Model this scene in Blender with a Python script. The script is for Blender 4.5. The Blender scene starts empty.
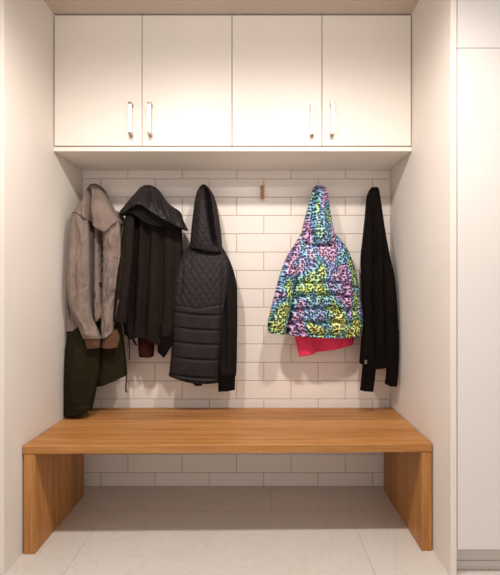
import bpy, bmesh, math, random
import numpy as np
from mathutils import Vector, Matrix

random.seed(4)
SC = bpy.context.scene
COL = SC.collection

# ------------------------------------------------------------------ camera geometry (metres)
F = 420.0          # focal length in pixels of the 500x575 frame
CX, CY = 258.4, 288.0
CAM_D, CAM_H = 2.346, 1.109
XL, XR = -0.985, 0.738      # side panels of the niche
ZC = 2.426                  # soffit


def wx(px, y):
    return (px - CX) * (CAM_D + y) / F


def wz(py, y):
    return CAM_H - (py - CY) * (CAM_D + y) / F


# ------------------------------------------------------------------ helpers
def tag(o, label=None, cat=None, group=None, kind=None):
    if label: o['label'] = label
    if cat: o['category'] = cat
    if group: o['group'] = group
    if kind: o['kind'] = kind
    return o


def link(name, me, mat, parent=None):
    o = bpy.data.objects.new(name, me)
    COL.objects.link(o)
    for m in (mat if isinstance(mat, (list, tuple)) else [mat]):
        me.materials.append(m)
    if parent:
        o.parent = parent
        o.matrix_parent_inverse = Matrix.Translation(-parent.location)
    return o


def empty(name, loc):
    o = bpy.data.objects.new(name, None)
    o.empty_display_size = 0.05
    COL.objects.link(o)
    o.location = loc
    return o


def add_box(bm, x0, x1, y0, y1, z0, z1, bev=0.0, seg=2):
    vs = [bm.verts.new((x, y, z)) for x in (x0, x1) for y in (y0, y1) for z in (z0, z1)]
    f = [(0, 1, 3, 2), (4, 6, 7, 5), (0, 4, 5, 1), (2, 3, 7, 6), (0, 2, 6, 4), (1, 5, 7, 3)]
    fs = [bm.faces.new([vs[i] for i in q]) for q in f]
    bmesh.ops.recalc_face_normals(bm, faces=fs)
    if bev > 0:
        es = list({e for q in fs for e in q.edges})
        bmesh.ops.bevel(bm, geom=es, offset=bev, segments=seg, profile=0.5, affect='EDGES')


def done(name, bm, mat, parent=None, smooth=False):
    me = bpy.data.meshes.new(name)
    bm.to_mesh(me)
    bm.free()
    for p in me.polygons: p.use_smooth = smooth
    return link(name, me, mat, parent)


def box(name, dims, mat, parent=None, bev=0.002):
    bm = bmesh.new()
    add_box(bm, *dims, bev=bev)
    return done(name, bm, mat, parent)


def add_tube(bm, pts, r, n=8):
    pts = [Vector(p) for p in pts]
    rings = []
    for i, p in enumerate(pts):
        a = pts[max(0, i - 1)]; b = pts[min(len(pts) - 1, i + 1)]
        t = (b - a).normalized()
        u = t.cross(Vector((0.3, 0.9, 0.2))).normalized(); w = t.cross(u)
        rr = r[i] if isinstance(r, (list, tuple)) else r
        rings.append([bm.verts.new(p + (u * math.cos(k * 2 * math.pi / n) + w * math.sin(k * 2 * math.pi / n)) * rr) for k in range(n)])
    for a, b in zip(rings, rings[1:]):
        for k in range(n):
            bm.faces.new((a[k], a[(k + 1) % n], b[(k + 1) % n], b[k]))
    bm.faces.new(rings[0][::-1]); bm.faces.new(rings[-1])


# numpy value noise -------------------------------------------------
RNG = np.random.RandomState(11)
LAT = RNG.rand(128, 128) * 2 - 1


def vnoise(x, y):
    xi = np.floor(x).astype(int); yi = np.floor(y).astype(int)
    fx = x - xi; fy = y - yi
    fx = fx * fx * (3 - 2 * fx); fy = fy * fy * (3 - 2 * fy)
    g = lambda a, b: LAT[a % 128, b % 128]
    return (g(xi, yi) * (1 - fx) + g(xi + 1, yi) * fx) * (1 - fy) + (g(xi, yi + 1) * (1 - fx) + g(xi + 1, yi + 1) * fx) * fy


def fbm(x, y, o=3):
    s = 0; a = 1.0
    for k in range(o):
        s = s + a * vnoise(x * 2 ** k + 17.3 * k, y * 2 ** k + 5.1 * k); a *= 0.5
    return s


def pchip(xs, ys, x):
    """monotone cubic interpolation"""
    xs = np.array(xs, float); ys = np.array(ys, float)
    if len(xs) == 2: return np.interp(x, xs, ys)
    h = np.diff(xs); d = np.diff(ys) / h
    m = np.zeros(len(xs))
    m[0], m[-1] = d[0], d[-1]
    for i in range(1, len(xs) - 1):
        if d[i - 1] * d[i] > 0:
            w1 = 2 * h[i] + h[i - 1]; w2 = h[i] + 2 * h[i - 1]
            m[i] = (w1 + w2) / (w1 / d[i - 1] + w2 / d[i])
    x = np.clip(x, xs[0], xs[-1])
    i = np.clip(np.searchsorted(xs, x) - 1, 0, len(xs) - 2)
    t = (x - xs[i]) / h[i]
    return ((1 + 2 * t) * (1 - t) ** 2 * ys[i] + t * (1 - t) ** 2 * h[i] * m[i]
            + t * t * (3 - 2 * t) * ys[i + 1] + t * t * (t - 1) * h[i] * m[i + 1])


def sstep(a, b, x):
    t = np.clip((x - a) / (b - a), 0, 1)
    return t * t * (3 - 2 * t)


def cloth(name, mat, parent, rows, hem=None, top=None, folds=(), wrinkle=(0.004, 3, 4), relief=None,
          nu=70, nv=None, power=0.75, lean=False, crumple=0.0):
    """A hanging piece of cloth.  rows: (py, left px, right px, depth y, front bulge, back bulge).
    hem / top: [(px, py)] lines of the lower / upper edge.  folds: (px0, py0, px1, py1, width px, depth m)
    relief(px, py) -> metres towards the viewer."""
    rows = sorted(rows)
    py0, py1 = rows[0][0], rows[-1][0]
    nv = nv or max(16, int((py1 - py0) * 0.9))
    R = np.array(rows, float)
    v = np.linspace(0, 1, nv + 1)
    base = py0 + (py1 - py0) * v
    xl, xr, yc, th, tb = [pchip(R[:, 0], R[:, k], base) for k in range(1, 6)]
    a = np.linspace(-math.pi / 2, math.pi / 2, nu + 1)
    s = np.sin(a); c = np.cos(a); c[0] = c[-1] = 0
    PX = ((xl + xr) / 2)[:, None] + ((xr - xl) / 2)[:, None] * s[None]
    PY = np.repeat(base[:, None], nu + 1, 1)
    T = np.full_like(PX, py0); B = np.full_like(PX, py1)
    if top: T = np.interp(PX, [p[0] for p in top], [p[1] for p in top])
    if hem: B = np.interp(PX, [p[0] for p in hem], [p[1] for p in hem])
    if top or hem:
        # squeeze the column between its own top and hem lines
        PY = T + (B - T) * v[:, None]
        k = np.clip(PY, py0, py1)
        xl2, xr2, yc2, th2, tb2 = [pchip(R[:, 0], R[:, j], k.ravel()).reshape(k.shape) for j in range(1, 6)]
        PX = (xl2 + xr2) / 2 + (xr2 - xl2) / 2 * s[None]
        YC, TH, TB = yc2, th2, tb2
    else:
        YC, TH, TB = [np.repeat(q[:, None], nu + 1, 1) for q in (yc, th, tb)]
    D = np.zeros_like(PX)
    for (fx0, fy0, fx1, fy1, w, dep) in folds:
        t = (PY - fy0) / (fy1 - fy0)
        line = fx0 + (fx1 - fx0) * t + 0.8 * vnoise(t * 3 + fx0, t * 0 + fy0)
        win = sstep(-0.12, 0.15, t) * (1 - sstep(0.85, 1.12, t))
        q = (PX - line) / w
        D += dep * win * np.exp(-q * q)
    if wrinkle:
        am, kx, ky = wrinkle
        n = fbm(PX / 10.0 * kx / 3 + py0, PY / 10.0 * 3 / ky / 3 + py1)
        D += am * n
    if crumple:
        q = fbm(PX / 4.2 + PY / 21.0 + 3.1, PY / 17.0 - PX / 19.0 + py0, 2)
        D += crumple * (1 - 2.2 * np.abs(q))
    if relief is not None: D += relief(PX, PY)
    edge = np.clip(c, 0, 1)[None] ** 0.6
    YF = YC - TH * (c[None] ** power) - D * edge
    YB = YC + TB * (c[None] ** power)
    X = (PX - CX) * (CAM_D + YC) / F
    Z = CAM_H - (PY - CY) * (CAM_D + YC) / F
    if lean: YB = np.maximum(YB, YC + (-0.005 - YC) * (c[None] ** power))
    YB = np.minimum(YB, -0.004); YF = np.minimum(YF, YB - 0.0)
    n1 = nu + 1
    YS = YC - TH * (c[None] ** power)       # smooth front surface
    XF = (PX - CX) * (CAM_D + YS) / F
    ZF = CAM_H - (PY - CY) * (CAM_D + YS) / F
    verts = [(XF[j, i], YF[j, i], ZF[j, i]) for j in range(nv + 1) for i in range(n1)]
    off = len(verts)
    verts += [(X[j, i], YB[j, i], Z[j, i]) for j in range(nv + 1) for i in range(n1)]
    faces = []
    for j in range(nv):
        for i in range(nu):
            p = j * n1 + i
            faces.append((p, p + n1, p + n1 + 1, p + 1))
            q = off + p
            faces.append((q, q + 1, q + n1 + 1, q + n1))
    for i in range(nu):
        faces.append((i, i + 1, off + i + 1, off + i))
        p = nv * n1 + i
        faces.append((p, off + p, off + p + 1, p + 1))
    me = bpy.data.meshes.new(name)
    me.from_pydata(verts, [], faces)
    bm = bmesh.new(); bm.from_mesh(me)
    bmesh.ops.remove_doubles(bm, verts=bm.verts, dist=2e-5)
    bmesh.ops.dissolve_degenerate(bm, edges=bm.edges, dist=1e-6)
    bmesh.ops.recalc_face_normals(bm, faces=bm.faces)
    bm.to_mesh(me); bm.free()
    for p in me.polygons: p.use_smooth = True
    return link(name, me, mat, parent)


def cord(name, mat, parent, pts, r):
    bm = bmesh.new()
    add_tube(bm, [(wx(px, y), y, wz(py, y)) for px, py, y in pts], r)
    return done(name, bm, mat, parent, True)


# ------------------------------------------------------------------ materials
def new_mat(name):
    m = bpy.data.materials.new(name); m.use_nodes = True
    nt = m.node_tree
    return m, nt, nt.nodes['Principled BSDF']


def N(nt, t, **kw):
    n = nt.nodes.new(t)
    for k, val in kw.items():
        if k in n.inputs: n.inputs[k].default_value = val
        else: setattr(n, k, val)
    return n


def coords(nt, scale=(1, 1, 1), rot=(0, 0, 0)):
    tc = N(nt, 'ShaderNodeTexCoord'); mp = N(nt, 'ShaderNodeMapping')
    mp.inputs['Scale'].default_value = scale; mp.inputs['Rotation'].default_value = rot
    nt.links.new(tc.outputs['Object'], mp.inputs['Vector'])
    return mp.outputs['Vector']


def ramp(nt, fac, stops, interp='LINEAR'):
    r = N(nt, 'ShaderNodeValToRGB'); r.color_ramp.interpolation = interp
    e = r.color_ramp.elements
    while len(e) < len(stops): e.new(0.5)
    for el, (p, col) in zip(e, stops):
        el.position = p; el.color = (*col, 1)
    nt.links.new(fac, r.inputs['Fac'])
    return r.outputs['Color']


def paint(name, col, rough=0.45, var=0.03, spec=0.35):
    m, nt, b = new_mat(name)
    v = coords(nt)
    n = N(nt, 'ShaderNodeTexNoise', Scale=2.2, Detail=3.0)
    nt.links.new(v, n.inputs['Vector'])
    lo = tuple(c * (1 - var) for c in col); hi = tuple(min(1, c * (1 + var)) for c in col)
    nt.links.new(ramp(nt, n.outputs['Fac'], [(0.3, lo), (0.7, hi)]), b.inputs['Base Color'])
    b.inputs['Roughness'].default_value = rough
    b.inputs['Specular IOR Level'].default_value = spec
    n2 = N(nt, 'ShaderNodeTexNoise', Scale=260.0, Detail=2.0)
    nt.links.new(v, n2.inputs['Vector'])
    bp = N(nt, 'ShaderNodeBump', Strength=0.03, Distance=0.001)
    nt.links.new(n2.outputs['Fac'], bp.inputs['Height']); nt.links.new(bp.outputs['Normal'], b.inputs['Normal'])
    return m


def fabric(name, col, rough=0.85, sheen=0.25, var=0.18, weave=700.0, bump=0.25, spec=0.25):
    m, nt, b = new_mat(name)
    v = coords(nt)
    n = N(nt, 'ShaderNodeTexNoise', Scale=14.0, Detail=5.0, Roughness=0.65)
    nt.links.new(v, n.inputs['Vector'])
    lo = tuple(c * (1 - var) for c in col); hi = tuple(min(1, c * (1 + var)) for c in col)
    nt.links.new(ramp(nt, n.outputs['Fac'], [(0.3, lo), (0.7, hi)]), b.inputs['Base Color'])
    b.inputs['Roughness'].default_value = rough
    b.inputs['Sheen Weight'].default_value = sheen
    b.inputs['Sheen Roughness'].default_value = 0.5
    b.inputs['Specular IOR Level'].default_value = spec
    n2 = N(nt, 'ShaderNodeTexNoise', Scale=weave, Detail=2.0)
    n3 = N(nt, 'ShaderNodeTexNoise', Scale=45.0, Detail=4.0)
    nt.links.new(v, n2.inputs['Vector']); nt.links.new(v, n3.inputs['Vector'])
    ad = N(nt, 'ShaderNodeMath', operation='MULTIPLY_ADD'); ad.inputs[1].default_value = 0.3
    nt.links.new(n2.outputs['Fac'], ad.inputs[0]); nt.links.new(n3.outputs['Fac'], ad.inputs[2])
    bp = N(nt, 'ShaderNodeBump', Strength=bump, Distance=0.006)
    nt.links.new(ad.outputs[0], bp.inputs['Height']); nt.links.new(bp.outputs['Normal'], b.inputs['Normal'])
    return m


def wood(name, axis):
    """oiled oak; axis = grain direction, planks are laid side by side across the bench depth (y)"""
    m, nt, b = new_mat(name)
    tc = N(nt, 'ShaderNodeTexCoord')
    sx = N(nt, 'ShaderNodeSeparateXYZ'); nt.links.new(tc.outputs['Object'], sx.inputs[0])
    pl = N(nt, 'ShaderNodeMath', operation='MULTIPLY_ADD'); pl.inputs[1].default_value = 1 / 0.118; pl.inputs[2].default_value = 40.15
    nt.links.new(sx.outputs['Y'], pl.inputs[0])
    fl = N(nt, 'ShaderNodeMath', operation='FLOOR'); nt.links.new(pl.outputs[0], fl.inputs[0])
    fr = N(nt, 'ShaderNodeMath', operation='FRACT'); nt.links.new(pl.outputs[0], fr.inputs[0])
    wn = N(nt, 'ShaderNodeTexWhiteNoise', noise_dimensions='1D'); nt.links.new(fl.outputs[0], wn.inputs['W'])
    sc = (1.4, 26, 26) if axis == 'X' else (26, 26, 1.4)
    mp = N(nt, 'ShaderNodeMapping'); mp.inputs['Scale'].default_value = sc
    sh = N(nt, 'ShaderNodeVectorMath', operation='MULTIPLY_ADD')
    nt.links.new(tc.outputs['Object'], sh.inputs[0]); sh.inputs[1].default_value = (1, 1, 1)
    nt.links.new(wn.outputs['Color'], sh.inputs[2])
    nt.links.new(sh.outputs[0], mp.inputs['Vector'])
    n = N(nt, 'ShaderNodeTexNoise', Scale=1.6, Detail=6.0, Roughness=0.62, Distortion=0.5)
    nt.links.new(mp.outputs[0], n.inputs['Vector'])
    n2 = N(nt, 'ShaderNodeTexNoise', Scale=9.0, Detail=3.0, Roughness=0.7)
    nt.links.new(mp.outputs[0], n2.inputs['Vector'])
    mix = N(nt, 'ShaderNodeMath', operation='MULTIPLY_ADD'); mix.inputs[1].default_value = 0.35
    nt.links.new(n2.outputs['Fac'], mix.inputs[0]); nt.links.new(n.outputs['Fac'], mix.inputs[2])
    mix2 = N(nt, 'ShaderNodeMath', operation='MULTIPLY_ADD'); mix2.inputs[1].default_value = 0.26
    nt.links.new(wn.outputs['Value'], mix2.inputs[0]); nt.links.new(mix.outputs[0], mix2.inputs[2])
    col = ramp(nt, mix2.outputs[0], [(0.5, WOOD[0]), (0.72, WOOD[1]), (0.95, WOOD[2])])
    edge = ramp(nt, fr.outputs[0], [(0.0, (0.62, 0.55, 0.5)), (0.022, (1, 1, 1))])
    mm = N(nt, 'ShaderNodeMix', data_type='RGBA', blend_type='MULTIPLY'); mm.inputs[0].default_value = 1.0
    nt.links.new(col, mm.inputs[6]); nt.links.new(edge, mm.inputs[7])
    nt.links.new(mm.outputs[2], b.inputs['Base Color'])
    b.inputs['Roughness'].default_value = 0.42
    b.inputs['Specular IOR Level'].default_value = 0.3
    bp = N(nt, 'ShaderNodeBump', Strength=0.08, Distance=0.002)
    nt.links.new(mix.outputs[0], bp.inputs['Height']); nt.links.new(bp.outputs['Normal'], b.inputs['Normal'])
    return m


def metal(name, col, rough, met=1.0):
    m, nt, b = new_mat(name)
    v = coords(nt, (400, 400, 8))
    n = N(nt, 'ShaderNodeTexNoise', Scale=1.0, Detail=2.0); nt.links.new(v, n.inputs['Vector'])
    nt.links.new(ramp(nt, n.outputs['Fac'], [(0.3, tuple(c * .94 for c in col)), (0.7, col)]), b.inputs['Base Color'])
    b.inputs['Metallic'].default_value = met
    b.inputs['Roughness'].default_value = rough
    return m


def leopard():
    m, nt, b = new_mat('leopard_print_nylon')
    v = coords(nt)
    sx = N(nt, 'ShaderNodeSeparateXYZ'); nt.links.new(v, sx.inputs[0])
    u = N(nt, 'ShaderNodeMath', operation='MULTIPLY_ADD'); u.inputs[1].default_value = 0.6
    nt.links.new(sx.outputs['Y'], u.inputs[0]); nt.links.new(sx.outputs['X'], u.inputs[2])
    cb = N(nt, 'ShaderNodeCombineXYZ'); nt.links.new(u.outputs[0], cb.inputs[0]); nt.links.new(sx.outputs['Z'], cb.inputs[1])
    dn = N(nt, 'ShaderNodeTexNoise', Scale=60.0, Detail=1.0); nt.links.new(cb.outputs[0], dn.inputs['Vector'])
    dm = N(nt, 'ShaderNodeVectorMath', operation='MULTIPLY_ADD'); dm.inputs[1].default_value = (0.007, 0.007, 0.0)
    nt.links.new(dn.outputs['Color'], dm.inputs[0]); nt.links.new(cb.outputs[0], dm.inputs[2])
    vo = N(nt, 'ShaderNodeTexVoronoi', voronoi_dimensions='2D', Scale=84.0, Randomness=0.8); nt.links.new(dm.outputs[0], vo.inputs['Vector'])
    vo2 = N(nt, 'ShaderNodeTexVoronoi', voronoi_dimensions='2D', Scale=90.0, Randomness=1.0); nt.links.new(dm.outputs[0], vo2.inputs['Vector'])
    # rainbow ground
    gn = N(nt, 'ShaderNodeTexNoise', Scale=7.6, Detail=2.0, Distortion=0.3); nt.links.new(coords(nt, (1.5, 0.5, 0.8)), gn.inputs['Vector'])
    ground = ramp(nt, gn.outputs['Fac'], [(0.27, (0.22, 0.10, 0.50)), (0.34, (0.48, 0.20, 0.54)), (0.405, (0.66, 0.30, 0.50)),
                                          (0.44, (0.24, 0.24, 0.66)), (0.50, (0.06, 0.36, 0.64)), (0.55, (0.08, 0.48, 0.40)), (0.60, (0.48, 0.70, 0.07)), (0.70, (0.72, 0.72, 0.06))])
    hi = ramp(nt, vo.outputs['Distance'], [(0.05, (0.15, 0.15, 0.15)), (0.5, (0.05, 0.05, 0.05)), (0.72, (0.42, 0.42, 0.42))])
    ring = ramp(nt, vo.outputs['Distance'], [(0.0, (0.8, 0.8, 0.8)), (0.12, (1, 1, 1)), (0.42, (1, 1, 1)), (0.51, (0, 0, 0))])
    brk = ramp(nt, vo2.outputs['Distance'], [(0.0, (1, 1, 1)), (0.60, (1, 1, 1)), (0.80, (0.25, 0.25, 0.25))])
    rm = N(nt, 'ShaderNodeMath', operation='MULTIPLY'); nt.links.new(ring, rm.inputs[0]); nt.links.new(brk, rm.inputs[1])
    m1 = N(nt, 'ShaderNodeMix', data_type='RGBA'); nt.links.new(hi, m1.inputs[0]); nt.links.new(ground, m1.inputs[6]); m1.inputs[7].default_value = (0.88, 0.85, 0.84, 1)
    m3 = N(nt, 'ShaderNodeMix', data_type='RGBA'); nt.links.new(rm.outputs[0], m3.inputs[0]); nt.links.new(m1.outputs[2], m3.inputs[6]); m3.inputs[7].default_value = (0.012, 0.012, 0.022, 1)
    nt.links.new(m3.outputs[2], b.inputs['Base Color'])
    b.inputs['Roughness'].default_value = 0.5
    n3 = N(nt, 'ShaderNodeTexNoise', Scale=55.0, Detail=3.0); nt.links.new(v, n3.inputs['Vector'])
    bp = N(nt, 'ShaderNodeBump', Strength=0.25, Distance=0.005)
    nt.links.new(n3.outputs['Fac'], bp.inputs['Height']); nt.links.new(bp.outputs['Normal'], b.inputs['Normal'])
    return m


def floor_mat():
    m, nt, b = new_mat('pale_stone_floor_tile')
    tc = N(nt, 'ShaderNodeTexCoord')
    br = N(nt, 'ShaderNodeTexBrick')
    br.offset = 0.32
    mp = N(nt, 'ShaderNodeMapping'); mp.inputs['Location'].default_value = (0.755, 0.257, 0)
    nt.links.new(tc.outputs['Object'], mp.inputs['Vector']); nt.links.new(mp.outputs[0], br.inputs['Vector'])
    br.inputs['Scale'].default_value = 1.0
    br.inputs['Brick Width'].default_value = 1.207; br.inputs['Row Height'].default_value = 0.6
    br.inputs['Mortar Size'].default_value = 0.0015; br.inputs['Mortar Smooth'].default_value = 0.3
    br.inputs['Color1'].default_value = (*FLOORC, 1); br.inputs['Color2'].default_value = (*[c * .96 for c in FLOORC], 1)
    br.inputs['Mortar'].default_value = (*[c * .64 for c in FLOORC], 1)
    n = N(nt, 'ShaderNodeTexNoise', Scale=2.4, Detail=8.0, Roughness=0.62, Distortion=1.6)
    nt.links.new(tc.outputs['Object'], n.inputs['Vector'])
    vein = ramp(nt, n.outputs['Fac'], [(0.30, (0.93, 0.92, 0.92)), (0.47, (1, 1, 1)), (0.5, (0.93, 0.92, 0.90)), (0.53, (1, 1, 1)), (0.7, (0.97, 0.96, 0.95))])
    mm = N(nt, 'ShaderNodeMix', data_type='RGBA', blend_type='MULTIPLY'); mm.inputs[0].default_value = 1.0
    nt.links.new(br.outputs['Color'], mm.inputs[6]); nt.links.new(vein, mm.inputs[7])
    nt.links.new(mm.outputs[2], b.inputs['Base Color'])
    b.inputs['Roughness'].default_value = 0.38
    b.inputs['Specular IOR Level'].default_value = 0.35
    return m


WOOD = [(0.245, 0.094, 0.024), (0.38, 0.162, 0.044), (0.50, 0.235, 0.075)]
FLOORC = (0.675, 0.63, 0.58)
CREAM = (0.765, 0.705, 0.645)

M = {}
M['panel'] = paint('cream_panel', CREAM, 0.5)
M['door'] = paint('cream_cabinet_door', (0.82, 0.755, 0.69), 0.42)
M['tall'] = paint('white_tall_door', (0.72, 0.685, 0.65), 0.5)
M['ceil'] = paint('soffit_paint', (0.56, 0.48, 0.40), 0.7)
M['kick'] = paint('plinth_paint', (0.62, 0.58, 0.53), 0.5)
M['dark'] = paint('dark_gap', (0.30, 0.23, 0.18), 0.8)
M['tile'] = paint('white_wall_tile', (0.83, 0.75, 0.69), 0.26, 0.035, 0.4)
M['grout'] = paint('beige_grout', (0.47, 0.385, 0.32), 0.9)
M['floor'] = floor_mat()
M['wood_x'] = wood('oak_along_bench', 'X')
M['wood_z'] = wood('oak_upright', 'Z')
M['nickel'] = metal('brushed_nickel_bar', (0.97, 0.95, 0.92), 0.4, 0.3)  # bright room reflection on the bar is put into its near-white colour
M['nickel_dark'] = metal('nickel_foot', (0.42, 0.37, 0.32), 0.3)  # same metal, coloured darker for the dimmer reflection at the ends
M['hook'] = fabric('tan_hook_leather', (0.40, 0.20, 0.095), 0.55, 0.1, 0.2, 400, 0.1)
M['brass'] = metal('brass_screw', (0.65, 0.42, 0.20), 0.35)
M['taupe'] = fabric('taupe_cotton', (0.205, 0.154, 0.130), 0.9, 0.04, 0.12, spec=.15)
M['taupe_dark'] = fabric('taupe_lining', (0.11, 0.078, 0.06), 0.9, 0.0, spec=.1)
M['rib'] = fabric('brown_rib_knit', (0.105, 0.048, 0.028), 0.9, 0.05, spec=.1)
M['seam'] = fabric('dark_stitching', (0.05, 0.03, 0.022), 0.9, 0.0)
M['olive'] = fabric('dark_olive_cotton', (0.017, 0.0145, 0.0065), 0.95, 0.0, spec=.08)
M['sage'] = fabric('grey_green_cotton', (0.16, 0.14, 0.115), 0.9, 0.0, spec=.1)
M['black_coat'] = fabric('charcoal_wool', (0.0155, 0.0108, 0.0092), 0.95, 0.0, spec=.08)
M['black_shell'] = fabric('black_coated_shell', (0.014, 0.011, 0.011), 0.5, 0.0, 0.2, 500, 0.3, 0.22)
M['black'] = fabric('black_knit', (0.0062, 0.0043, 0.0037), 0.95, 0.0, spec=.06)
M['black_in'] = fabric('black_lining', (0.007, 0.005, 0.005), 0.95, 0.0)
M['maroon'] = fabric('maroon_knit', (0.032, 0.0075, 0.006), 0.95, 0.0, spec=.08)
M['quilt'] = fabric('charcoal_quilted_nylon', (0.0155, 0.0115, 0.012), 0.6, 0.0, 0.15, 600, 0.2, 0.22)
M['quilt_sleeve'] = fabric('black_sleeve_jersey', (0.010, 0.0075, 0.0072), 0.85, 0.0, 0.15, 600, 0.2, 0.1)
M['leopard'] = leopard()
M['pink'] = fabric('hot_pink_cotton', (0.78, 0.042, 0.115), 0.8, 0.15, 0.1)
M['zip'] = metal('zip_metal', (0.30, 0.27, 0.25), 0.5)

# ------------------------------------------------------------------ setting
YP = -0.722      # front edge of the side panels
st = lambda o: tag(o, kind='structure')
st(box('floor', (-3.0, 3.0, -4.2, 0.10, -0.05, 0.0), M['floor'], bev=0))
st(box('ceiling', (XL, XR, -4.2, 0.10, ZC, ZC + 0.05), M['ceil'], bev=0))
st(box('wall_left', (XL - 0.045, XL, YP, 0.10, 0.0, ZC), M['panel'], bev=0.0015))
st(box('wall_right', (XR, XR + 0.0235, YP - 0.012, 0.10, 0.0, ZC), M['panel'], bev=0.0015))

# tiled back wall: running bond, one mesh (grout bed and bevelled tiles)
bm = bmesh.new()
add_box(bm, XL, XR, 0.002, 0.06, 0.0, ZC)
n_grout = len(bm.faces)
PXT, PZT, GR = 0.3040, 0.10262, 0.0026
z_ref = wz(472.5, 0)           # a bed joint under the bench
x_ref = wx(264.0, 0)
rowi = -2
tile_quads = []
while True:
    z0 = z_ref + rowi * PZT; z1 = z0 + PZT - GR
    if z0 > 1.80: break
    if z1 > 0.001:
        offx = x_ref + (0 if rowi % 2 == 1 else PXT / 2)
        k0 = int(math.floor((XL - offx) / PXT)) - 1
        for k in range(k0, k0 + 9):
            xa = max(offx + k * PXT, XL + .001); xb = min(offx + (k + 1) * PXT - GR, XR - .001)
            if xb - xa > 0.006:
                tile_quads.append((xa, xb, max(z0, 0.001), z1))
    rowi += 1
for (xa, xb, za, zb) in tile_quads:
    tx = random.uniform(-.0005, .0005); tz = random.uniform(-.0004, .0004)
    b_ = 0.0022
    ff = lambda x, z, y: bm.verts.new((x, y + tx * ((x - xa) / (xb - xa) - .5) + tz * ((z - za) / (zb - za) - .5), z))
    o4 = [ff(xa, za, .0025), ff(xb, za, .0025), ff(xb, zb, .0025), ff(xa, zb, .0025)]
    i4 = [ff(xa + b_, za + b_, .0), ff(xb - b_, za + b_, .0), ff(xb - b_, zb - b_, .0), ff(xa + b_, zb - b_, .0)]
    q = [bm.faces.new(i4)]
    for k in range(4):
        q.append(bm.faces.new((o4[k], o4[(k + 1) % 4], i4[(k + 1) % 4], i4[k])))
    for f in q: f.material_index = 1
st(done('wall_back', bm, [M['grout'], M['tile']]))

# ------------------------------------------------------------------ overhead cabinets
YF_CAB = -0.327
YD = YF_CAB + 0.019
zb_door = wz(145.6, YF_CAB); zt_door = ZC - 0.004
z_under = wz(151.3, YF_CAB)
xd = [XL + 0.0035, wx(142, YF_CAB), wx(232, YF_CAB), wx(322, YF_CAB), XR - 0.0035]


def handle(door, hx, zc, side):
    """bow pull: flat bar carried by two short feet"""
    h = bmesh.new()
    L = 0.150
    y0 = YF_CAB
    add_box(h, hx - 0.0085, hx + 0.0085, y0 - 0.034, y0 - 0.027, zc - L / 2 + .006, zc + L / 2 - .006, 0.0025)
    hb = done('handle', h, M['nickel'], door)
    for s_ in (-1, 1):
        f = bmesh.new()
        zc_ = zc + s_ * (L / 2 - 0.004)
        add_box(f, hx - 0.0088, hx + 0.0088, y0 - 0.0345, y0, zc_ - 0.0062, zc_ + 0.0062, 0.002)
        done('handle_foot', f, M['nickel_dark'], hb)
    return hb


def cabinet(i0, label):
    xa, xb = xd[i0], xd[i0 + 2]
    c = empty('overhead_cabinet', ((xa + xb) / 2, YF_CAB / 2, zb_door))
    tag(c, label, 'cabinet', 'cream overhead cabinets')
    e = 0.0008
    box('carcass', (xa + e, xb - e, YD + 0.002, -0.004, z_under + 0.022, zt_door - 0.001), M['dark'], c, 0)
    for k in (0, 1):
        l, r = xd[i0 + k], xd[i0 + k + 1]
        d = box('door', (l + 0.0016, r - 0.0016, YF_CAB, YD, zb_door, zt_door - 0.002), M['door'], c, 0.0012)
        hpx = [129.9, 149.3, 312.5, 332.6][i0 + k]
        handle(d, wx(hpx, YF_CAB - .03), wz(118.2, YF_CAB - .03), k)
    return c


cabinet(0, 'left overhead cabinet with two cream doors, above the taupe and black coats')
cabinet(2, 'right overhead cabinet with two cream doors, above the colourful leopard print jacket')
tag(box('underside_panel', (XL + 0.001, XR - 0.001, YF_CAB - 0.001, -0.003, z_under, z_under + 0.021), M['door'], None, 0.0015),
    'long cream board running beneath both overhead cabinets', 'panel')

# tall cabinet on the right
t = empty('tall_cabinet', (XR + 0.33, YP, 0))
tag(t, 'tall white built-in cabinet with flat doors at the right edge', 'cabinet')
xa = XR + 0.0255; xb = XR + 0.62
yt = YP - 0.010
box('carcass', (xa, xb, yt + 0.021, 0.0, 0.105, ZC - 0.002), M['dark'], t, 0)
zs = wz(48, yt)
box('door', (xa + 0.002, xb, yt, yt + 0.019, zs + 0.0011, ZC - 0.004), M['tall'], t, 0.0012)
box('door', (xa + 0.002, xb, yt, yt + 0.019, wz(549.5, yt), zs - 0.0011), M['tall'], t, 0.0012)
bm = bmesh.new()
add_box(bm, xa, xb, yt + 0.048, yt + 0.064, 0.03, 0.104, 0.001)
add_box(bm, xa, xb, yt + 0.042, yt + 0.064, 0.0, 0.032, 0.001)
done('plinth', bm, M['kick'], t)

# ------------------------------------------------------------------ bench
ZB = 0.4535; YB_ = -0.589
bn = empty('bench', ((XL + XR) / 2, YB_ / 2, 0))
tag(bn, 'long oak waterfall bench between the side panels under the hanging coats', 'bench')


def rounded(name, x0, x1, z0, z1, mat, bev, yoff, yback):
    bm = bmesh.new()
    add_box(bm, x0, x1, YB_ + yoff, yback, z0, z1, bev, 3)
    for v in bm.verts:                      # the front edge runs very slightly out of square
        if v.co.y < -0.3: v.co.y *= 1 - 0.0233 * (v.co.x + 0.125)
    return done(name, bm, mat, bn)


rounded('seat', XL + 0.003, XR - 0.003, ZB - 0.037, ZB, M['wood_x'], 0.005, 0, -0.042)
rounded('leg', XL + 0.008, XL + 0.054, 0.0, ZB - 0.0375, M['wood_z'], 0.003, 0.002, -0.100)
rounded('leg', XR - 0.050, XR - 0.006, 0.0, ZB - 0.0375, M['wood_z'], 0.003, 0.002, -0.044)

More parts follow.
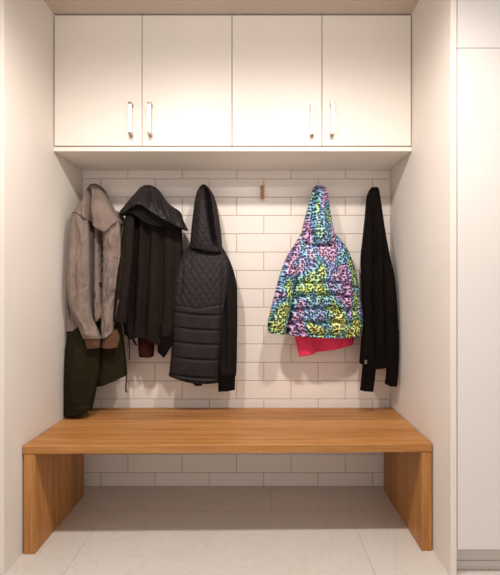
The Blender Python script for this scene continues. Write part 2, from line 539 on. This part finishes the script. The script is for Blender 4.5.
# ------------------------------------------------------------------ bare wall hook
hk = empty('coat_hook', (wx(262, 0), 0, wz(192, 0)))
tag(hk, 'small tan leather covered coat hook, empty, on the white tiles', 'hook')
bm = bmesh.new()
hx = wx(262.2, -0.02)
add_tube(bm, [(hx, -0.0, wz(187.5, 0)), (hx, -0.02, wz(187.5, -.02)), (hx, -0.024, wz(187.5, -.02))], [0.012, 0.012, 0.009], 16)
done('peg', bm, M['brass'], hk, True)
bm = bmesh.new()
za, zb_ = wz(199.2, -.026), wz(186.0, -.026)
pts = []
add_box(bm, hx - 0.0105, hx + 0.0105, -0.030, -0.022, za, zb_, 0.0)
es = [e for e in bm.edges if abs(e.verts[0].co.z - e.verts[1].co.z) < 1e-5 and abs(e.verts[0].co.x - e.verts[1].co.x) < 1e-5]
bmesh.ops.bevel(bm, geom=es, offset=0.0098, segments=6, profile=0.5, affect='EDGES')
done('strap', bm, M['hook'], hk)

# ------------------------------------------------------------------ garment 1: dark olive coat (behind)
g = empty('olive_coat', (wx(95, -.18), -.18, wz(300, -.18)))
tag(g, 'dark olive green coat hanging lowest, beneath the taupe jacket by the left panel', 'coat')
cloth('body', M['olive'], g,
      [(300, 84, 116, -.15, .03, .06), (330, 84, 121, -.16, .045, .08), (350, 88, 124, -.16, .05, .08), (388, 93, 127, -.16, .05, .09)],
      hem=[(84, 389), (93, 387.5), (104, 385.5), (116, 381), (127, 375.5)],
      folds=[(108, 340, 102, 386, 4, .008), (119, 345, 121, 380, 3, -.008)], wrinkle=(.005, 2.4, 3))
cloth('sleeve', M['olive'], g,
      [(318, 76, 92, -.20, .03, .05), (334, 68, 95, -.20, .045, .06), (350, 65, 100, -.215, .045, .06), (372, 64, 99, -.222, .045, .06),
       (392, 63.6, 95, -.222, .045, .06), (416, 63.6, 90, -.222, .042, .06)],
      hem=[(64, 416.5), (72, 416.8), (80, 415.5), (90, 410)],
      folds=[(76, 345, 70, 400, 3.5, .010), (88, 350, 84, 405, 3, -.008), (66, 404, 92, 398, 30, .0)], wrinkle=(.006, 2.4, 2.0),
      relief=lambda x, y: -.004 * np.exp(-((y - 406 + (x - 78) * .12) / 1.0) ** 2))
cloth('shoulder', M['sage'], g, [(211, 112, 118, -.12, .012, .03), (222, 110, 126, -.13, .016, .03), (262, 106, 125, -.13, .02, .03), (300, 96, 112, -.14, .02, .03)])
cord('drawcord', M['black'], g, [(125.5, 366, -.17), (126.5, 378, -.178), (125.8, 386, -.178), (126.3, 392.5, -.178)], [.0025, .003, .0035, .004])

# ------------------------------------------------------------------ garment 2: taupe jacket
g = empty('taupe_jacket', (wx(93, -.2), -.2, wz(190, -.06)))
tag(g, 'taupe hip-length jacket with brown ribbed cuffs hanging at far left', 'jacket')
cloth('body', M['taupe'], g,
      lean=True, rows=[(200, 82, 106, -.12, .03, .06), (212, 76, 114, -.16, .03, .09), (230, 70.5, 119, -.175, .03, .10), (260, 68, 120, -.185, .03, .12),
       (300, 65.6, 117, -.205, .03, .12), (333, 65.8, 113, -.205, .03, .12)],
      hem=[(64, 332), (75, 331), (90, 328), (101, 315), (113, 320)],
      folds=[(91, 212, 92.2, 335, 1.8, -.10), (100.6, 232, 101.6, 305, 1.3, -.10), (97, 225, 96, 335, 3, .012), (72, 225, 68, 330, 1.6, -.02),
             (93, 290, 101, 318, 1.3, -.008)], wrinkle=(.006, 3.2, 3), crumple=.0035)
cloth('sleeve', M['taupe'], g,
      [(211, 73.5, 86, -.235, .03, .03), (222, 70, 88.5, -.238, .038, .03), (245, 67, 89.8, -.24, .045, .03), (275, 66, 90, -.245, .045, .03), (300, 67.5, 90, -.25, .045, .03),
       (318, 74, 92.5, -.255, .045, .03), (328, 78.5, 97, -.26, .04, .03), (339, 83, 101, -.265, .036, .03)],
      folds=[(81, 225, 86, 300, 2.5, .010), (75, 230, 74, 310, 2, -.012), (79, 285, 89, 292, 9, .0), (86, 286, 94, 330, 2.2, -.012), (76, 312, 88, 336, 2.2, .010)],
      wrinkle=(.007, 3, 2.2), crumple=.0035, relief=lambda x, y: .006 * np.exp(-((y - 335 - (x - 92) * .1) / 1.6) ** 2) - .008 * np.exp(-((y - 288 - (x - 84) * -.5) / 1.2) ** 2) * np.exp(-((x - 85) / 4) ** 2))
cloth('cuff', M['rib'], g, [(334, 84.5, 99.5, -.262, .026, .02), (341, 84.8, 100, -.265, .032, .02), (348.6, 86.6, 99.8, -.265, .03, .02)],
      hem=[(84, 349.5), (92, 348.8), (101, 347.8)], wrinkle=None, relief=lambda x, y: .0012 * np.sin(x * 4.5))
cloth('sleeve', M['taupe'], g,
      [(216, 108, 117.5, -.225, .03, .03), (230, 104, 120, -.228, .036, .03), (250, 103, 121, -.22, .04, .03), (275, 102.6, 120, -.225, .042, .03), (300, 102, 117.5, -.23, .042, .03),
       (322, 101.2, 114.5, -.24, .04, .03), (338, 101, 112.5, -.245, .036, .03)],
      hem=[(101, 339), (106, 338), (113, 331)],
      folds=[(110, 240, 109, 300, 2.2, .008), (116, 235, 115, 320, 2.0, -.010), (114, 290, 104, 305, 3, -.01), (106, 305, 105, 336, 1.6, .006)], wrinkle=(.008, 3.4, 1.8), crumple=.004,
      relief=lambda x, y: .005 * np.exp(-((y - 335.5 + (x - 106) * .3) / 1.5) ** 2) - .007 * np.exp(-((y - 258 - (x - 112) * .3) / 1.0) ** 2) * np.exp(-((x - 115) / 4) ** 2))
cloth('cuff', M['rib'], g, [(328, 103, 117, -.238, .024, .02), (338, 102, 119.5, -.24, .03, .02), (348.6, 102, 117.2, -.243, .03, .02)],
      top=[(101, 333), (110, 332), (118, 328)], hem=[(101, 348.2), (110, 349), (118, 347.5)], wrinkle=None, relief=lambda x, y: .0012 * np.sin(x * 4.5))
cloth('yoke', M['taupe'], g,
      lean=True, rows=[(185, 90.5, 95.5, -.075, .014, .03), (187.5, 87.5, 99, -.085, .022, .045), (192, 85.5, 102.5, -.11, .035, .06), (199, 82, 106.5, -.16, .05, .09), (206, 77, 110, -.20, .06, .11),
       (213, 72.5, 114.5, -.22, .06, .10), (222, 71.5, 119, -.225, .055, .09), (233, 71.5, 119, -.225, .055, .09)],
      hem=[(71, 212.5), (74, 212.8), (80, 215), (86, 219.5), (91, 224.5), (97, 228.5), (104.5, 232.5), (111, 226), (119, 220.5)],
      folds=[(87.4, 189, 88.7, 228, 1.8, -.13), (93.4, 188, 92.6, 226, 1.0, -.008), (85, 195, 84, 220, 2.2, .014), (99, 200, 103, 232, 5, .010)], nu=120, wrinkle=(.004, 3, 3))
cloth('collar', M['taupe_dark'], g, [(183.6, 91, 96, -.062, .010, .02), (186, 88.5, 100.5, -.070, .012, .03), (192, 87, 106, -.08, .012, .03), (200, 86, 109.5, -.09, .012, .03)])
ys = -.285
cord('yoke_seam', M['seam'], g, [(72.6, 212.6, -.248), (76, 212.6, -.272), (80, 215, -.284), (86, 219.6, -.288)], .0016)
cord('yoke_seam', M['seam'], g, [(95, 228, -.288), (104.5, 232.6, -.288), (111, 226.2, -.279), (116.5, 221.6, -.255)], .0016)
for px, py in ((100.6, 246), (101.2, 261), (99.8, 283)):
    bm = bmesh.new()
    y = -.243
    add_tube(bm, [(wx(px, y), y + .02, wz(py, y)), (wx(px, y), y - .002, wz(py, y)), (wx(px, y), y - .005, wz(py, y))], [.005, .005, .003], 10)
    done('snap_button', bm, M['seam'], g, True)

# ------------------------------------------------------------------ garment 3: black hooded coat
g = empty('hooded_coat', (wx(150, -.12), -.12, wz(187, -.06)))
tag(g, 'charcoal black draped coat with wide floppy hood, left of the quilted jacket', 'coat')
cloth('body', M['black_coat'], g,
      lean=True, rows=[(200, 134, 164, -.09, .03, .05), (212, 128, 177, -.10, .035, .07), (222, 125.5, 180.5, -.11, .04, .08), (240, 124, 182, -.12, .045, .09), (270, 122.5, 181, -.13, .05, .10),
       (300, 121.5, 180, -.14, .05, .11), (330, 124, 177.5, -.14, .05, .11), (346, 126, 176, -.14, .05, .11)],
      hem=[(121, 333), (127, 335), (131, 340), (137, 337), (147, 340), (154, 343), (159.5, 346), (160.5, 337), (176, 336)],
      folds=[(136, 210, 131, 335, 2.6, -.028), (149, 222, 143, 340, 2.2, -.022), (162, 226, 159, 345, 2.2, -.026), (143, 215, 137, 335, 3, .020), (155, 220, 151, 340, 3, .018),
             (170, 225, 168, 335, 4, .012), (176, 240, 175, 335, 2, -.012), (128, 225, 128, 330, 2, .01)], wrinkle=(.004, 3, 6))
cloth('sleeve', M['black_coat'], g,
      [(214, 126, 134, -.165, .02, .03), (235, 122, 134, -.195, .032, .03), (265, 118, 132, -.225, .036, .03), (295, 114.8, 129, -.25, .036, .03), (323, 112.6, 126.3, -.255, .034, .03)],
      hem=[(112, 321.3), (120, 322.8), (127, 323.5)],
      folds=[(128, 230, 121, 320, 2, .008), (124, 250, 117, 320, 1.5, -.008)], wrinkle=(.005, 3, 3))
cord('sleeve_zip', M['zip'], g, [(118.6, 299, -.287), (117, 308, -.289), (115.6, 317, -.287)], .0009)
cloth('facing', M['black'], g, [(325, 158, 177, -.155, .02, .03), (337, 157.6, 176.3, -.16, .02, .03), (358, 157.6, 176.3, -.16, .018, .03)],
      hem=[(157, 351.5), (163.6, 358), (166, 354), (176.5, 337)], wrinkle=(.002, 3, 3))
cloth('lining', M['maroon'], g, [(320, 138, 154, -.12, .03, .03), (340, 138, 154, -.12, .03, .03), (354, 138.6, 153.6, -.12, .03, .03), (358, 139.5, 153, -.12, .026, .03)],
      hem=[(138, 356.5), (142, 357.6), (150, 357.8), (154, 356)], wrinkle=(.003, 3, 3))
g.children[-1]['label'] = 'dark maroon lining showing under the hem'
cloth('hood_lining', M['black_in'], g,
      [(196, 134, 158, -.13, .04, .05), (206, 124, 172, -.15, .05, .06), (213, 121, 181, -.155, .055, .06), (230, 122, 185.5, -.155, .05, .06)],
      hem=[(120, 214), (127, 214.5), (133, 213), (138, 216), (143, 220.5), (150, 224.5), (158, 226.5), (167, 226), (176, 227.5), (186, 229.5)], wrinkle=(.004, 3, 3))
cloth('hood', M['black_shell'], g,
      lean=True, rows=[(185.2, 144, 151, -.075, .012, .03), (187.5, 140, 156, -.09, .025, .045), (192, 136, 160.5, -.12, .05, .07), (198, 130.5, 164.5, -.15, .07, .08), (205, 125, 170, -.165, .085, .09),
       (211, 120, 176, -.17, .09, .09), (216, 117.8, 180.5, -.17, .09, .09), (229.5, 117.8, 187.5, -.17, .085, .08)],
      hem=[(117.5, 214.8), (121, 213.5), (126, 208.5), (132, 204.6), (138, 204), (145, 205.5), (152, 208.5), (159, 213.5), (166, 219), (174, 223.5), (181, 227.5), (187.5, 229.8)],
      folds=[(149, 191, 148, 206, 1.6, -.014), (157, 195, 163, 216, 2, -.014), (165, 204, 172, 224, 2.2, .016), (142, 190, 137, 204, 3, .012), (131, 202, 124, 212, 2, -.008), (153, 190, 157, 210, 2, .012)],
      wrinkle=(.007, 4, 2), nv=60, nu=90)
cord('toggle_cord', M['black'], g, [(127.5, 332, -.175), (129, 342, -.18), (129.6, 350, -.18), (129.2, 360, -.18)], [.003, .003, .002, .0025])
cord('toggle_cord', M['black'], g, [(132, 336, -.18), (134, 341, -.185), (136.5, 345.5, -.185)], [.005, .006, .003])

# ------------------------------------------------------------------ garment 4: quilted jacket
g = empty('quilted_jacket', (wx(204, -.12), -.12, wz(187, -.06)))
tag(g, 'charcoal quilted jacket with diamond stitched yoke, hung by its narrow pointed hood', 'jacket')


def diamonds(px, py, P):
    a = (px * 0.9 + py * 0.62) / P; b = (px * 0.9 - py * 0.62) / P
    da = np.abs(a - np.round(a)); db = np.abs(b - np.round(b))
    return np.minimum(da, db) * P


def quilt_body(px, py):
    dia = diamonds(px - 199, py - 308, 6.4)
    ydia = 309 - np.abs(px - 197) * 0.16
    m = sstep(-1.5, 1.5, ydia - py)
    h1 = .0032 * (1 - np.exp(-(dia / 0.9) ** 2))
    h2 = np.zeros_like(px)
    for y0 in (313.5, 328.5, 343, 358.5, 376.5):
        yy = py - y0 - (px - 196) * 0.075 - 1.2 * np.cos((px - 197) / 26 * 1.57)
        h2 += -.011 * np.exp(-(yy / 1.15) ** 2)
    return m * h1 + (1 - m) * (h2 + .006) - .006 * np.exp(-((py - ydia) / 1.0) ** 2)


cloth('body', M['quilt'], g,
      lean=True, rows=[(244, 190, 221, -.10, .03, .06), (250, 186, 224, -.11, .04, .07), (258, 180.5, 228, -.12, .05, .08), (270, 175.5, 230, -.13, .055, .09), (285, 172.6, 229, -.135, .06, .10), (300, 172.3, 226, -.14, .06, .10),
       (320, 172.6, 223, -.14, .06, .10), (340, 172, 221.5, -.14, .06, .10), (360, 170.5, 220, -.14, .06, .10), (383, 168, 218.3, -.14, .055, .10)],
      hem=[(167, 375.5), (176, 379), (186, 382), (197, 383.8), (208, 384), (219, 382.8)],
      relief=quilt_body, nu=150, nv=280, wrinkle=(.004, 2.5, 3), folds=[(183, 265, 179, 300, 2, -.008), (222, 262, 221, 330, 1.6, -.010)], power=0.6)
cord('hem_binding', M['black'], g, [(168.4, 373.6, -.150), (171, 375.6, -.178), (178, 378, -.194), (187, 380.3, -.204), (197, 381.8, -.207), (207, 382.2, -.201), (214, 381.6, -.187), (218, 381.2, -.155)], .0022)
cloth('sleeve', M['quilt_sleeve'], g,
      [(250, 220, 224.5, -.11, .02, .03), (260, 220, 229.5, -.115, .03, .04), (272, 220, 234, -.12, .036, .04), (290, 219.5, 237.2, -.125, .04, .05), (315, 219, 237.4, -.13, .04, .05),
       (345, 218.8, 237, -.13, .04, .05), (370, 218.4, 236.5, -.13, .04, .05), (376, 218.4, 236, -.13, .036, .05)],
      folds=[(229, 265, 231, 370, 2.2, .008), (225, 275, 225, 370, 1.6, -.012)], wrinkle=(.005, 3, 3))
cloth('cuff', M['black'], g,
      [(369, 218.6, 236, -.13, .038, .05), (374, 218.2, 235.4, -.13, .038, .05), (391.6, 218.2, 234.8, -.13, .036, .05)],
      hem=[(217, 391.8), (226, 391.6), (236, 389.6)], wrinkle=(.003, 3, 3))
cloth('cuff', M['maroon'], g, [(374, 193, 203.5, -.13, .02, .03), (383, 193, 203, -.13, .02, .03), (386, 195, 201.5, -.13, .016, .02)], wrinkle=None)


def quilt_hood(px, py):
    return .0034 * (1 - np.exp(-(diamonds(px - 200, py - 240, 5.2) / .8) ** 2))


cloth('hood', M['quilt'], g,
      lean=True, rows=[(184.3, 202.3, 205, -.07, .010, .03), (187, 199.5, 208, -.08, .022, .04), (193, 196.5, 212.5, -.10, .035, .06), (202, 194.5, 216, -.12, .045, .07), (215, 192.8, 218.5, -.13, .05, .08),
       (232, 191, 221, -.14, .055, .09), (245, 190, 222, -.14, .055, .09), (252, 190, 222.2, -.14, .045, .08)],
      hem=[(190, 247.5), (197, 248.5), (206, 250.5), (215, 252), (222, 252)],
      relief=quilt_hood, folds=[(205.5, 189, 215, 244, 2.0, -.075), (202, 192, 198, 245, 4, .010), (213, 195, 219, 245, 2, .010)], nu=100, nv=150, wrinkle=(.005, 3, 3))

# ------------------------------------------------------------------ garment 5: leopard puffer and the pink garment under it
g = empty('pink_sweatshirt', (wx(322, -.08), -.08, wz(345, -.08)))
tag(g, 'hot pink garment peeking out below the colourful leopard print jacket', 'sweatshirt')
cloth('body', M['pink'], g,
      [(300, 306, 350, -.07, .03, .05), (325, 300, 354, -.075, .035, .05), (340, 297, 354, -.08, .035, .06), (353, 299, 350, -.08, .03, .05)],
      hem=[(296, 352), (312, 352.5), (322, 351.5), (334, 350), (344, 347), (352, 344.5), (355, 342)],
      folds=[(322, 338, 316, 352, 2, -.012), (335, 336, 330, 350, 3, .008), (345, 335, 342, 347, 2, -.008)], wrinkle=(.006, 3, 2))
cloth('sleeve', M['pink'], g, [(318, 296, 314, -.11, .02, .03), (336, 295, 313.5, -.115, .025, .03), (348, 297.2, 314.5, -.115, .025, .03), (356.5, 299, 316, -.115, .022, .03)],
      hem=[(297, 355), (300, 356.8), (308, 355.6), (317, 353.6)], folds=[(303, 336, 306, 355, 2, .006)], wrinkle=(.004, 3, 2))

g = empty('puffer_jacket', (wx(318, -.12), -.12, wz(187, -.06)))
tag(g, 'childs puffer jacket in rainbow leopard print hung by its hood', 'jacket')


def baffles(lines, dep=.027, w=1.1, puff=.009):
    def f(px, py):
        h = np.zeros_like(px)
        for (y0, sl, cv, xc) in lines:
            yy = py - y0 - (px - xc) * sl + cv * ((px - xc) / 30.0) ** 2 * -1.0
            yy = yy + 1.7 * vnoise(px / 7.0, px * 0 + y0)
            h -= dep * np.exp(-np.abs(yy / w) ** 1.3)
            h += puff * np.exp(-((yy - 6) / 5) ** 2)
        return h + .004 * fbm(px / 4.0, py / 5.0, 2)
    return f


cloth('sleeve', M['leopard'], g,
      [(238, 336, 339, -.09, .01, .03), (248, 338, 347, -.105, .025, .04), (270, 340, 355.5, -.12, .036, .05), (300, 342, 361, -.125, .04, .05), (322, 344, 363.6, -.13, .04, .05), (335, 345, 363, -.13, .035, .05)],
      relief=baffles([(268, -.2, 0, 350), (290, -.2, 0, 350), (312, -.2, 0, 350)]), wrinkle=None)
cloth('body', M['leopard'], g,
      lean=True, rows=[(232, 302, 334, -.10, .03, .05), (240, 297, 341, -.11, .045, .06), (250, 292, 346.5, -.12, .055, .08), (265, 289, 351, -.13, .065, .09), (285, 287, 354.5, -.135, .07, .10), (310, 285.5, 358, -.14, .07, .10),
       (328, 284, 361, -.14, .07, .10), (338, 285.5, 361, -.14, .055, .09)],
      hem=[(284, 333), (290, 335), (300, 336.5), (330, 338.5), (350, 338), (362, 335.5)],
      relief=baffles([(282, .02, 2.4, 322), (295.5, .0, 2, 322), (308.5, -.02, 2.0, 322), (322, .02, 1.6, 322)]),
      nu=130, nv=150, wrinkle=(.006, 3, 3), folds=[(292, 255, 287, 330, 1.6, -.04), (338, 245, 352, 330, 1.8, -.014), (318, 250, 320, 330, 8, .006)], power=0.6)
cloth('sleeve', M['leopard'], g,
      [(239, 299.5, 303, -.125, .01, .03), (246, 293.5, 303, -.145, .025, .04), (256, 287, 301, -.165, .035, .04), (272, 280.5, 297.5, -.175, .045, .04), (290, 275.5, 294, -.18, .048, .04), (310, 270.5, 290.5, -.185, .05, .04), (326, 267.5, 287.5, -.185, .05, .04), (334, 269, 285.5, -.185, .04, .035)],
      hem=[(267, 332), (271, 333.2), (278, 335), (286, 334.5)],
      relief=baffles([(268, .3, 0, 290), (286, .3, 0, 285), (301, .3, 0, 282), (328.5, .15, 0, 277)], .014), nu=80, nv=110, wrinkle=(.004, 3, 3))
cloth('hood', M['leopard'], g,
      lean=True, rows=[(185.4, 316, 322, -.07, .012, .03), (188, 313, 326, -.08, .025, .045), (194, 311.5, 328, -.10, .04, .06), (205, 308.5, 329.5, -.12, .05, .08), (220, 304.5, 332, -.135, .06, .09), (233, 302, 334.5, -.14, .062, .10),
       (241, 302.5, 336, -.14, .055, .09), (245, 306, 334, -.14, .04, .08)],
      hem=[(302, 238), (308, 242), (318, 245), (328, 244), (336, 240)],
      folds=[(315, 190, 311, 240, 1.8, -.022), (321, 190, 325, 240, 4, .012), (328, 205, 331, 238, 1.5, -.010)], nu=90, nv=80, wrinkle=(.006, 3, 2.4), power=.65)
cord('hem_band', M['leopard'], g, [(289, 333.8, -.18), (296, 335.2, -.196), (310, 336.2, -.206), (325, 337.2, -.208), (340, 337.2, -.203), (352, 336, -.188), (359, 334.5, -.165)], .006)

# ------------------------------------------------------------------ garment 6: black jacket by the right panel
g = empty('black_jacket', (wx(376, -.12), -.12, wz(187, -.06)))
tag(g, 'long slim plain black jacket hanging at far right against the side panel', 'jacket')
cloth('sleeve', M['black'], g,
      [(300, 363.5, 372, -.165, .02, .03), (330, 364.5, 375.5, -.17, .03, .03), (345, 363, 376, -.175, .032, .03), (365, 362.5, 376, -.175, .032, .03), (392, 360, 373.4, -.175, .03, .03)],
      hem=[(359, 390), (365, 391.6), (374, 392)], folds=[(370, 340, 366, 390, 1.6, -.01)], wrinkle=(.004, 3, 2))
cloth('sleeve', M['black'], g,
      [(330, 386, 399, -.165, .02, .03), (350, 386.5, 399, -.165, .03, .03), (372, 386.5, 398.4, -.165, .03, .03), (387, 384.5, 397, -.165, .028, .03)],
      hem=[(384, 383.5), (390, 386.5), (398, 386.8)], folds=[(392, 340, 391, 386, 1.6, .008)], wrinkle=(.004, 3, 2))
cloth('body', M['black'], g,
      lean=True, rows=[(187, 372, 377.5, -.07, .012, .03), (189, 370.5, 379, -.08, .02, .04), (196, 368, 380.3, -.09, .028, .05), (215, 366.5, 383, -.11, .035, .07), (240, 364, 387, -.13, .04, .08), (258, 362.3, 390.5, -.14, .042, .09),
       (275, 363, 394.5, -.15, .042, .10), (300, 364, 397, -.16, .042, .10), (330, 364.5, 398.5, -.165, .042, .10), (345, 363, 399, -.165, .042, .10), (370, 361, 398, -.165, .04, .10)],
      hem=[(360, 364), (366, 366), (377, 369.5), (388, 368), (399, 362)],
      folds=[(374, 200, 377, 365, 2.2, -.02), (385, 230, 388, 365, 2.4, -.016), (369, 230, 369, 360, 2.2, .012), (381, 225, 382, 368, 2.4, .014), (393, 280, 394, 360, 2, .010)], wrinkle=(.004, 3, 5))
bm = bmesh.new()
y = -.215
add_box(bm, wx(364.6, y), wx(367, y), y, y + .003, wz(364, y), wz(360, y), .0005)
done('tab', bm, M['sage'], g)

# ------------------------------------------------------------------ camera
cam = bpy.data.cameras.new('camera')
cam.sensor_width = 36; cam.sensor_fit = 'AUTO'
cam.lens = F / 575 * 36
cam.shift_x = -(CX - 250) / 575
cam.shift_y = (CY - 287.5) / 575
co = bpy.data.objects.new('camera', cam); COL.objects.link(co)
co.location = (0, -CAM_D, CAM_H)
co.rotation_euler = (math.radians(90), 0, 0)
SC.camera = co

# ------------------------------------------------------------------ light
def spot(name, x, y, power, r=0.05, col=(1, .915, .85), ang=170, z=ZC - 0.03, blend=.7):
    l = bpy.data.lights.new(name, 'SPOT'); l.energy = power; l.shadow_soft_size = r; l.color = col
    l.spot_size = math.radians(ang); l.spot_blend = blend
    o = bpy.data.objects.new(name, l); COL.objects.link(o); o.location = (x, y, z)
    return o


spot('downlight', -0.46, -1.37, 70)
spot('downlight', 0.34, -1.37, 70)
fill = spot('track_light', -0.12, -2.45, 44, 0.08, (1, .91, .84), 70, 2.40, 1.0)  # added fill lamp that evens out the cabinet doors, no real fixture
fill.rotation_euler = (Vector((-0.12, -0.33, 2.50)) - fill.location).to_track_quat('-Z', 'Y').to_euler()
w = bpy.data.worlds.new('world'); SC.world = w; w.use_nodes = True
bgn = w.node_tree.nodes['Background']
bgn.inputs['Color'].default_value = (1.0, 0.935, 0.885, 1)
bgn.inputs['Strength'].default_value = 0.72
SC.view_settings.view_transform = 'Standard'
SC.view_settings.exposure = 0.1
